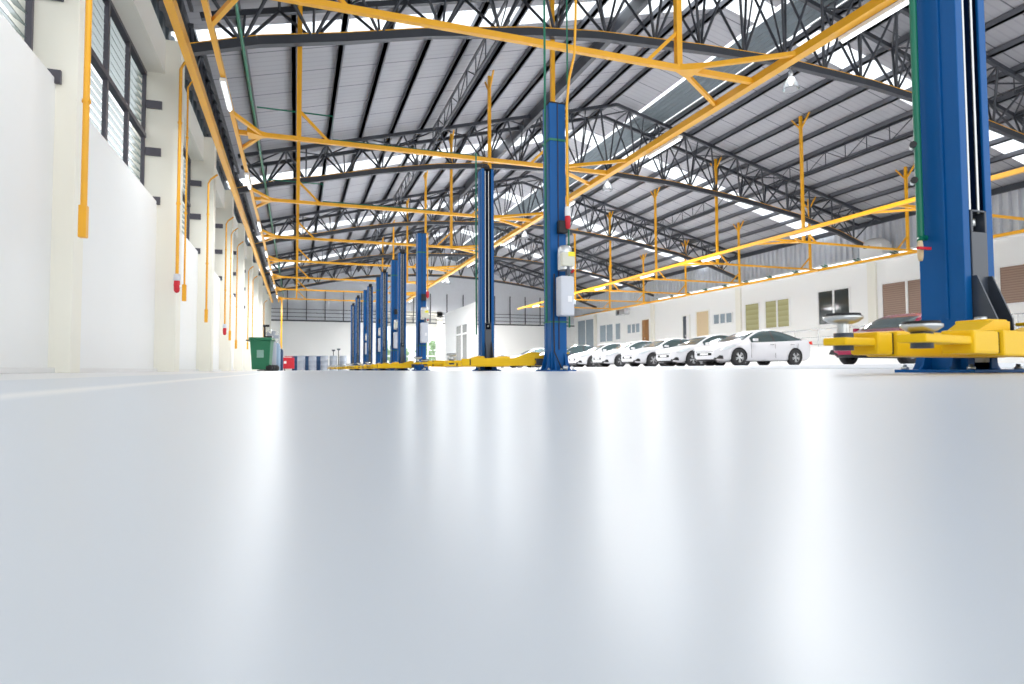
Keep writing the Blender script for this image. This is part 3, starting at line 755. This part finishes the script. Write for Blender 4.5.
def make_car_meshes():
    xs = [0, .04, .12, .25, .45, .7, .95, 1.15, 1.3, 1.5, 1.7, 1.9, 2.1, 2.3, 2.55, 2.65, 2.88, 3.1, 3.3, 3.5, 3.7, 3.85, 4.0, 4.15, 4.3, 4.42, 4.52, 4.6, 4.63]
    m = MB(); rows = []
    for x in xs:
        h, bz, tz, zb = curve(HALF, x), curve(BELT, x), curve(TOP, x), curve(BOT, x)
        cab = 1.15 <= x <= 4.35
        rw = curve(ROOFW, x) if cab else h * .9
        rw = min(rw, h * .93)
        if not cab: bz = min(bz, tz - .03)
        half = [(0, zb), (h * .86, zb), (h * .965, zb + .07), (h, lerp(zb, bz, .45)), (h * .995, lerp(zb, bz, .62)), (h * .965, bz - .03), (h * .94, bz),
                (lerp(h * .93, rw, .5), lerp(bz, tz - .05, .5)), (rw, tz - .05 if cab else max(bz + .01, tz - .025)), (rw * .85, tz - .012), (rw * .5, tz - .002), (0, tz)]
        rows.append([(x, y, z) for y, z in half] + [(x, -y, z) for y, z in half[-2:0:-1]])
    n = len(rows[0])
    vs = [v for r in rows for v in r]; m.v = vs
    for i in range(len(xs) - 1):
        xm = (xs[i] + xs[i + 1]) / 2
        for k2 in range(n):
            kk = k2 if k2 < 11 else 21 - k2
            mi = 0
            if kk in (6, 7) and 1.42 < xm < 4.15: mi = 2 if 2.55 < xm < 2.66 else 1            # side glass with B pillar
            if kk in (6,) and xm > 3.95: mi = 0
            if kk in (9, 10) and (1.15 < xm < 2.0 or 3.3 < xm < 4.1): mi = 1              # windscreen / rear screen
            if kk in (0,): mi = 2
            m.f.append([i * n + k2, i * n + (k2 + 1) % n, (i + 1) * n + (k2 + 1) % n, (i + 1) * n + k2]); m.mi.append(mi); m.sm.append(True)
    m.f.append(list(range(n))); m.mi.append(0); m.sm.append(False)
    m.f.append([(len(xs) - 1) * n + k2 for k2 in range(n)]); m.mi.append(0); m.sm.append(False)
    body = m.mesh('body', [M['cwhite'], M['cglass'], M['black']])
    # wheel arches
    tmp = bpy.data.objects.new('tmp', body); COL.objects.link(tmp)
    cut = MB()
    for wx in (.90, 3.60):
        for s in (-1, 1): cut.lathe([(0, s * .62), (.365, s * .62), (.365, s * 1.1), (0, s * 1.1)], (wx, 0, .33), 28, 'Y', False)
    cobj = cut.build('cut', M['black'])
    bo = tmp.modifiers.new('b', 'BOOLEAN'); bo.operation = 'DIFFERENCE'; bo.object = cobj; bo.solver = 'EXACT'; bo.material_mode = 'INDEX'
    dg = bpy.context.evaluated_depsgraph_get(); dg.update()
    me = bpy.data.meshes.new_from_object(tmp.evaluated_get(dg)); me.name = 'body'
    bpy.data.objects.remove(tmp); bpy.data.objects.remove(cobj)
    return me if len(me.polygons) > 200 else body
def wheel_parts(parent, x, s, rim='silver'):
    y = s * .80; w_ = empty_part('wheel', parent); w_.location = (x, y, .325)
    T = MB().lathe([(.19, -.10), (.30, -.105), (.322, -.08), (.325, 0), (.322, .08), (.30, .105), (.225, .10), (.215, .06)], n=32, axis='Y').build('tyre', M['tyre'], w_)
    r = MB(); r.lathe([(.225, s * .095), (.218, s * .10), (.205, s * .085), (.205, -s * .05)], n=32, axis='Y')
    for k2 in range(10):
        a = 2 * PI * k2 / 10 + (.13 if k2 % 2 else -.13) * 1.0
        r.bar((math.cos(a) * .04, s * .085, math.sin(a) * .04), (math.cos(a) * .212, s * .09, math.sin(a) * .212), .028, .02, up=(0, 1, 0))
    r.lathe([(0, s * .10), (.045, s * .098), (.05, s * .07)], n=14, axis='Y')
    r.build('rim', M[rim], w_)
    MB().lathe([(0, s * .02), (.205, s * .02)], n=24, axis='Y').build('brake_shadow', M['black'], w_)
def make_car(paint, label, rim='silver'):
    e = empty('sedan_car', label, 'car', group='cars parked in a row')
    me = CARME.copy(); me.materials[0] = M[paint]
    b = bpy.data.objects.new('body', me); COL.objects.link(b); b.parent = e; b.location = (-CL / 2, 0, 0)
    q = empty_part('q', e); bpy.data.objects.remove(q)
    ox = -CL / 2
    for x in (.90, 3.60):
        for s in (-1, 1): wheel_parts(e, x + ox, s, rim)
    for s in (-1, 1):
        MB().prism([(ox + .13, .60), (ox + .30, .60), (ox + .78, .745), (ox + .72, .79), (ox + .30, .70)], 'Y', s * .70, s * .872).build('headlight', M['head'], e, bevel=.008)
        MB().prism([(ox + .03, .28), (ox + .25, .26), (ox + .28, .38), (ox + .12, .40)], 'Y', s * .45, s * .78).build('fog_light', M['black'], e)
        MB().prism([(ox + 4.60, .82), (ox + 4.40, .86), (ox + 4.32, .93), (ox + 4.56, .97)], 'Y', s * .50, s * .775).build('tail_light', M['tail'], e, bevel=.008)
        mr = MB(); mr.box(ox + 1.48, ox + 1.66, s * .93, s * 1.04, .93, 1.03) if s > 0 else mr.box(ox + 1.48, ox + 1.66, -1.04, -.93, .93, 1.03)
        mr.build('door_mirror', M[paint], e, bevel=.02)
        for x in (2.36, 3.36): MB().box(ox + x, ox + x + .19, min(s * .885, s * .905), max(s * .885, s * .905), .80, .835).build('door_handle', M['black' if paint != 'cwhite' else 'silver'], e, bevel=.005)
        for x in (1.45, 2.6, 3.62):
            MB().bar((ox + x, s * .902, .30), (ox + x + (.0 if x < 3 else .12), s * .890, .86), .004, .012, up=(1, 0, 0)).build('door_seam', M['black'], e)
    MB().box(ox - .005, ox + .05, -.42, .42, .40, .50).build('grille', M['black'], e, bevel=.01)
    MB().box(ox - .012, ox + .03, -.50, .50, .53, .565).build('grille_bar', M['silver'], e, bevel=.006)
    MB().box(ox + .02, ox + .10, -.60, .60, .24, .32).build('lower_intake', M['black'], e, bevel=.01)
    MB().box(ox - .015, ox + .0, -.23, .23, .42, .49).build('number_plate', M['white'], e)
    return e
CARME = make_car_meshes()
def put(c, x, y, a, z=.10): c.location = (x, y, z); c.rotation_euler = (0, 0, a); return c
cr = make_car('cwhite', 'white sedan parked nearest in the row, showing its whole left side')
put(cr, 16.9, 19.95, math.radians(2))
remember(cr)
CW = ['second white sedan, immediately behind the nearest white sedan', 'third white sedan of the parked row',
      'fourth white sedan of the parked row', 'fifth white sedan of the parked row']
for j, lab in enumerate(CW):
    c = copy_tree(cr); put(c, 17.4 - .05 * j, 23.45 + 3.05 * j, math.radians(1)); c['label'] = lab
put(make_car('cdark', 'dark sedan between white ones toward the far end of the parked row'), 16.6, 35.7, math.radians(-4))
put(make_car('csilver', 'silver sedan beside the second lift post, far end of the parked row'), 16.5, 38.9, math.radians(-4))
c = copy_tree(cr); put(c, 16.4, 42.1, math.radians(-4)); c['label'] = 'farthest white sedan of the parked row, beyond the silver one'
put(make_car('cred', 'dark red sedan parked behind the yellow arms of the near lift post'), 15.9, 12.6, math.radians(9))

# ------------------------------------------------------------------ walkway railing
e = empty('railing', 'white steel railing along the raised walkway by the right wall', 'railing', (32.4, 4, 1.42))
for z in (1.12, .62, .14): MB().tube([(0, 0, z), (0, 68, z)], .035 if z > 1 else .018, 8).build('hand_rail', M['silver'], e)
for j in range(35): MB().tube([(0, 2. * j, 0), (0, 2. * j, 1.12)], .028, 8).build('railing_post', M['silver'], e)

# ------------------------------------------------------------------ wall fittings on the right
e = empty('air_conditioner', 'small grey air conditioner high on the right wall beyond the doors', 'air conditioner', (34.4, 61.4, 6.0))
MB().box(-.35, .3, -1.0, 1.0, 0, .62).build('casing', M['silver'], e, bevel=.04)
MB().lathe([(0, -.36), (.24, -.36), (.26, -.34)], (0, .4, .3), 16, 'X').build('fan_grille', M['black'], e)
e = empty('vent_cowl', 'white round-topped vent unit above the right wall beside the truss end', 'vent', (34.1, 29.0, 6.85))
MB().box(-.45, .45, -.8, .8, 0, .75).build('casing', M['white'], e, bevel=.05)
MB().lathe([(.8, .7), (.78, .9), (.6, 1.1), (.3, 1.2), (0, 1.22)], n=20).build('cowl_dome', M['white'], e)

# ------------------------------------------------------------------ floor clutter at the far left
e = empty('wheelie_bin', 'tall dark green wheelie bin standing by the left wall', 'bin', (-1.02, 21.4, 0), math.radians(-6))
def frustum(m, x0, y0, x1, y1, z0, z1):
    a = [(-x0, -y0, z0), (x0, -y0, z0), (x0, y0, z0), (-x0, y0, z0), (-x1, -y1, z1), (x1, -y1, z1), (x1, y1, z1), (-x1, y1, z1)]
    m._a(a, [(3, 2, 1, 0), (4, 5, 6, 7), (0, 1, 5, 4), (1, 2, 6, 5), (2, 3, 7, 6), (3, 0, 4, 7)])
m = MB(); frustum(m, .255, .28, .31, .36, .05, .98); m.build('bin_body', M['greenbin'], e, bevel=.03)
m = MB(); m.box(-.35, .35, -.4, .38, .97, 1.02); m.box(-.34, .34, -.38, .36, 1.0, 1.06); m.build('bin_lid', M['greenbin'], e, bevel=.02)
MB().tube([(-.36, -.3, .95), (-.42, -.3, .97), (-.42, .2, .97), (-.36, .2, .95)], .02, 8).build('bin_handle', M['black'], e)
for s in (-1, 1): MB().lathe([(0, s * .03), (.1, s * .03), (.1, -s * .03), (0, -s * .03)], (.26, s * .26, .1), 18, 'Y').build('bin_wheel', M['black'], e)
MB().box(-.1, .1, -.338, -.325, .42, .66).build('bin_emblem', mat('bin_print_grey', (.25, .42, .36), .6), e)
# pedestal fan behind the bin
e = empty('pedestal_fan', 'grey fan on a dark stand rising behind the green bin', 'fan', (-1.35, 30.5, 0))
MB().lathe([(0, .0), (.3, 0), (.3, .04), (.05, .08), (0, .08)], n=20).build('fan_base', M['black'], e)
MB().tube([(0, 0, .05), (0, 0, 2.05)], .04, 8).build('fan_pole', M['black'], e)
MB().box(-.07, .2, -.05, .05, 2.0, 2.1).build('fan_bracket', M['black'], e)
MB().lathe([(.3, -.02), (.32, 0), (.3, .02)], (.32, 0, 1.55), 24, 'Y').build('fan_guard', M['silver'], e)
b = MB()
for k2 in range(5):
    a = 2 * PI * k2 / 5
    b.bar((.32 + .05 * math.cos(a), 0, 1.55 + .05 * math.sin(a)), (.32 + .28 * math.cos(a), .04, 1.55 + .28 * math.sin(a)), .16, .012, up=(.3, 1, 0))
b.build('fan_blades', M['drum'], e)
MB().tube([(.0, 0, 1.55), (.32, 0, 1.55)], .04, 8).build('fan_arm', M['black'], e)
# gas bottles
def bottle(x, y, h, r, m, lab, grp='gas bottles beside the green bin'):
    e = empty('gas_bottle', lab, 'gas bottle', (x, y, 0), group=grp)
    MB().lathe([(0, 0), (r, .01), (r, h * .84), (r * .8, h * .92), (r * .35, h * .97), (.0, h * .97)], n=18).build('bottle_body', M[m], e)
    MB().tube([(0, 0, h * .96), (0, 0, h)], r * .22, 8).build('bottle_valve', M['steelb'], e)
bottle(-1.0, 29.6, 1.36, .19, 'drum', 'grey gas bottle standing just right of the green bin')
bottle(-.82, 30.1, 1.30, .17, 'drumb', 'pale blue gas bottle in the middle of the bottle group')
bottle(-.66, 30.6, 1.05, .12, 'navy', 'short deep blue gas bottle at the right of the bottle group')
e = empty('tyre_heap_wheel', 'small black wheel lying at the foot of the green bin', 'wheel', (-.78, 22.6, 0))
MB().lathe([(.12, 0), (.22, .0), (.26, .06), (.26, .14), (.2, .2), (.12, .2)], n=20).build('tyre', M['black'], e)
MB().lathe([(0, .08), (.13, .08), (.13, .12), (0, .12)], n=16).build('hub', M['drum'], e)
e = empty('tool_trolley', 'red tool trolley beside the yellow support post', 'trolley', (-.32, 33.5, 0))
MB().box(-.28, .26, -.25, .25, .1, .66).build('cabinet', M['red'], e, bevel=.02)
for z in (.16, .33, .5): MB().box(-.25, .23, -.265, -.25, z, z + .13).build('drawer', M['red'], e, bevel=.006)
MB().box(-.24, -.12, -.28, -.25, .35, .48).build('drawer_label', M['white'], e)
MB().bar((-.22, 0, .72), (.2, 0, .72), .3, .03).build('trolley_handle', M['red'], e)
for s in (-.2, .2):
    for t_ in (-.18, .18): MB().lathe([(0, -.02), (.05, -.02), (.05, .02), (0, .02)], (s, t_, .05), 12, 'X').build('castor', M['black'], e)
def drum(x, y, m, lab, h=.9, r=.225):
    e = empty('oil_drum', lab, 'drum', (x, y, 0), group='drums along the far floor')
    b_ = MB().lathe([(0, 0), (r, 0), (r + .012, .015), (r, .03), (r, h * .33), (r + .014, h * .345), (r, h * .36), (r, h * .65), (r + .014, h * .665), (r, h * .68), (r, h - .03), (r + .012, h - .015), (r, h), (r - .02, h - .015), (0, h - .015)], n=24)
    b_.build('drum_body', M[m], e)
    MB().lathe([(0, h), (.035, h), (.035, h - .02)], (r * .55, 0, 0), 10).build('bung_cap', M['steelb'], e)
DL = [(.32, 39.9, 'drum', 'pale grey drum standing nearest the red trolley'), (.0, 41.0, 'navy', 'dark drum half hidden behind the red trolley side of the drum row'),
      (.97, 39.9, 'drum', 'second pale grey drum from the red trolley'), (.66, 41.0, 'navy', 'dark drum behind the gap between first and second pale drums'),
      (1.66, 39.9, 'drum', 'third pale grey drum from the red trolley'), (1.36, 41.0, 'navy', 'dark drum behind the gap between second and third pale drums'),
      (2.2, 40.0, 'drum', 'fourth pale grey drum, the one with a hand pump standing in it'), (2.78, 40.1, 'drum', 'last pale grey drum at the left edge of the blue posts')]
for a in DL: drum(*a)
for x, lab in ((2.2, 'hand pump standing in the fourth pale grey drum'), (2.49, 'hand pump standing between the last two pale drums')):
    e = empty('hand_pump', lab, 'pump', (x, 39.7 if x > 2.4 else 40.0, .0 if x > 2.4 else .89))
    h = 1.25 if x > 2.4 else .3
    MB().tube([(0, 0, 0), (0, 0, h)], .025, 8).build('pump_tube', M['black'], e)
    MB().box(-.1, .1, -.03, .03, h, h + .09).build('pump_handle', M['dark'], e, bevel=.01)

# ------------------------------------------------------------------ light
wd = bpy.data.worlds.new('World'); SC.world = wd; wd.use_nodes = True
nt = wd.node_tree; bg = nt.nodes['Background']
tc = nt.nodes.new('ShaderNodeTexCoord'); sp = nt.nodes.new('ShaderNodeSeparateXYZ'); cr_ = nt.nodes.new('ShaderNodeValToRGB')
nt.links.new(tc.outputs['Generated'], sp.inputs[0]); nt.links.new(sp.outputs['Z'], cr_.inputs[0])
cr_.color_ramp.elements[0].color = (.95, .96, .96, 1); cr_.color_ramp.elements[0].position = .0
cr_.color_ramp.elements[1].color = (.86, .93, 1., 1); cr_.color_ramp.elements[1].position = .8
nt.links.new(cr_.outputs[0], bg.inputs['Color']); bg.inputs['Strength'].default_value = 1.3
def plight(x, y, z, W, r=.25, col=(1, .98, .95)):
    l = bpy.data.lights.new('lamp_light', 'SPOT'); l.spot_size = math.radians(165); l.spot_blend = .6; l.energy = W; l.shadow_soft_size = r; l.color = col
    o = bpy.data.objects.new('lamp_light', l); COL.objects.link(o); o.location = (x, y, z)
for y in TR[:4]: plight(15.9, y, 9.35, 1300 if y < 20 else 2300)
plight(15.9, TR[4], 9.35, 4500)  # stronger spot at the last truss, added to brighten the far wall
plight(17.6, 38.6, 4.3, 3000)
for j in range(8):
    y = 7.6 + BAY * j
    for x in (-1.3, 9.1, 20.8): 
        l = bpy.data.lights.new('tube_light', 'AREA'); l.shape = 'RECTANGLE'; l.size = .15; l.size_y = 1.4; l.energy = (90 + 40 * j) * (.3 if x < 0 else 1); l.color = (.97, .99, 1)
        o = bpy.data.objects.new('tube_light', l); COL.objects.link(o); o.location = (x, y + .4, 5.78)

# ------------------------------------------------------------------ camera
cam = bpy.data.cameras.new('camera'); co = bpy.data.objects.new('camera', cam); COL.objects.link(co)
cam.sensor_width = 36; cam.lens = 623 / 1024 * 36; cam.clip_start = .004; cam.clip_end = 400
yaw, pit, roll = math.radians(19.15), math.atan(27.2 / 623), -.0045
fw = Vector((math.sin(yaw) * math.cos(pit), math.cos(yaw) * math.cos(pit), math.sin(pit)))
rt = Vector((math.cos(yaw), -math.sin(yaw), 0)); up = rt.cross(fw)
r2 = rt * math.cos(roll) + up * math.sin(roll); u2 = -rt * math.sin(roll) + up * math.cos(roll)
mw = Matrix((r2, u2, -fw)).transposed().to_4x4(); mw.translation = (0, 0, .022)
co.matrix_world = mw
cam.dof.use_dof = True; cam.dof.focus_distance = 4.5; cam.dof.aperture_fstop = 4.5
SC.camera = co
SC.view_settings.view_transform = 'Standard'; SC.view_settings.look = 'None'
SC.view_settings.gamma = 1; SC.view_settings.use_curve_mapping = False
SC.view_settings.exposure = .66
SC.cycles.use_denoising = True
SC.cycles.max_bounces = 8; SC.cycles.diffuse_bounces = 5; SC.cycles.glossy_bounces = 4; SC.cycles.transparent_max_bounces = 12
SC.cycles.sample_clamp_indirect = 6
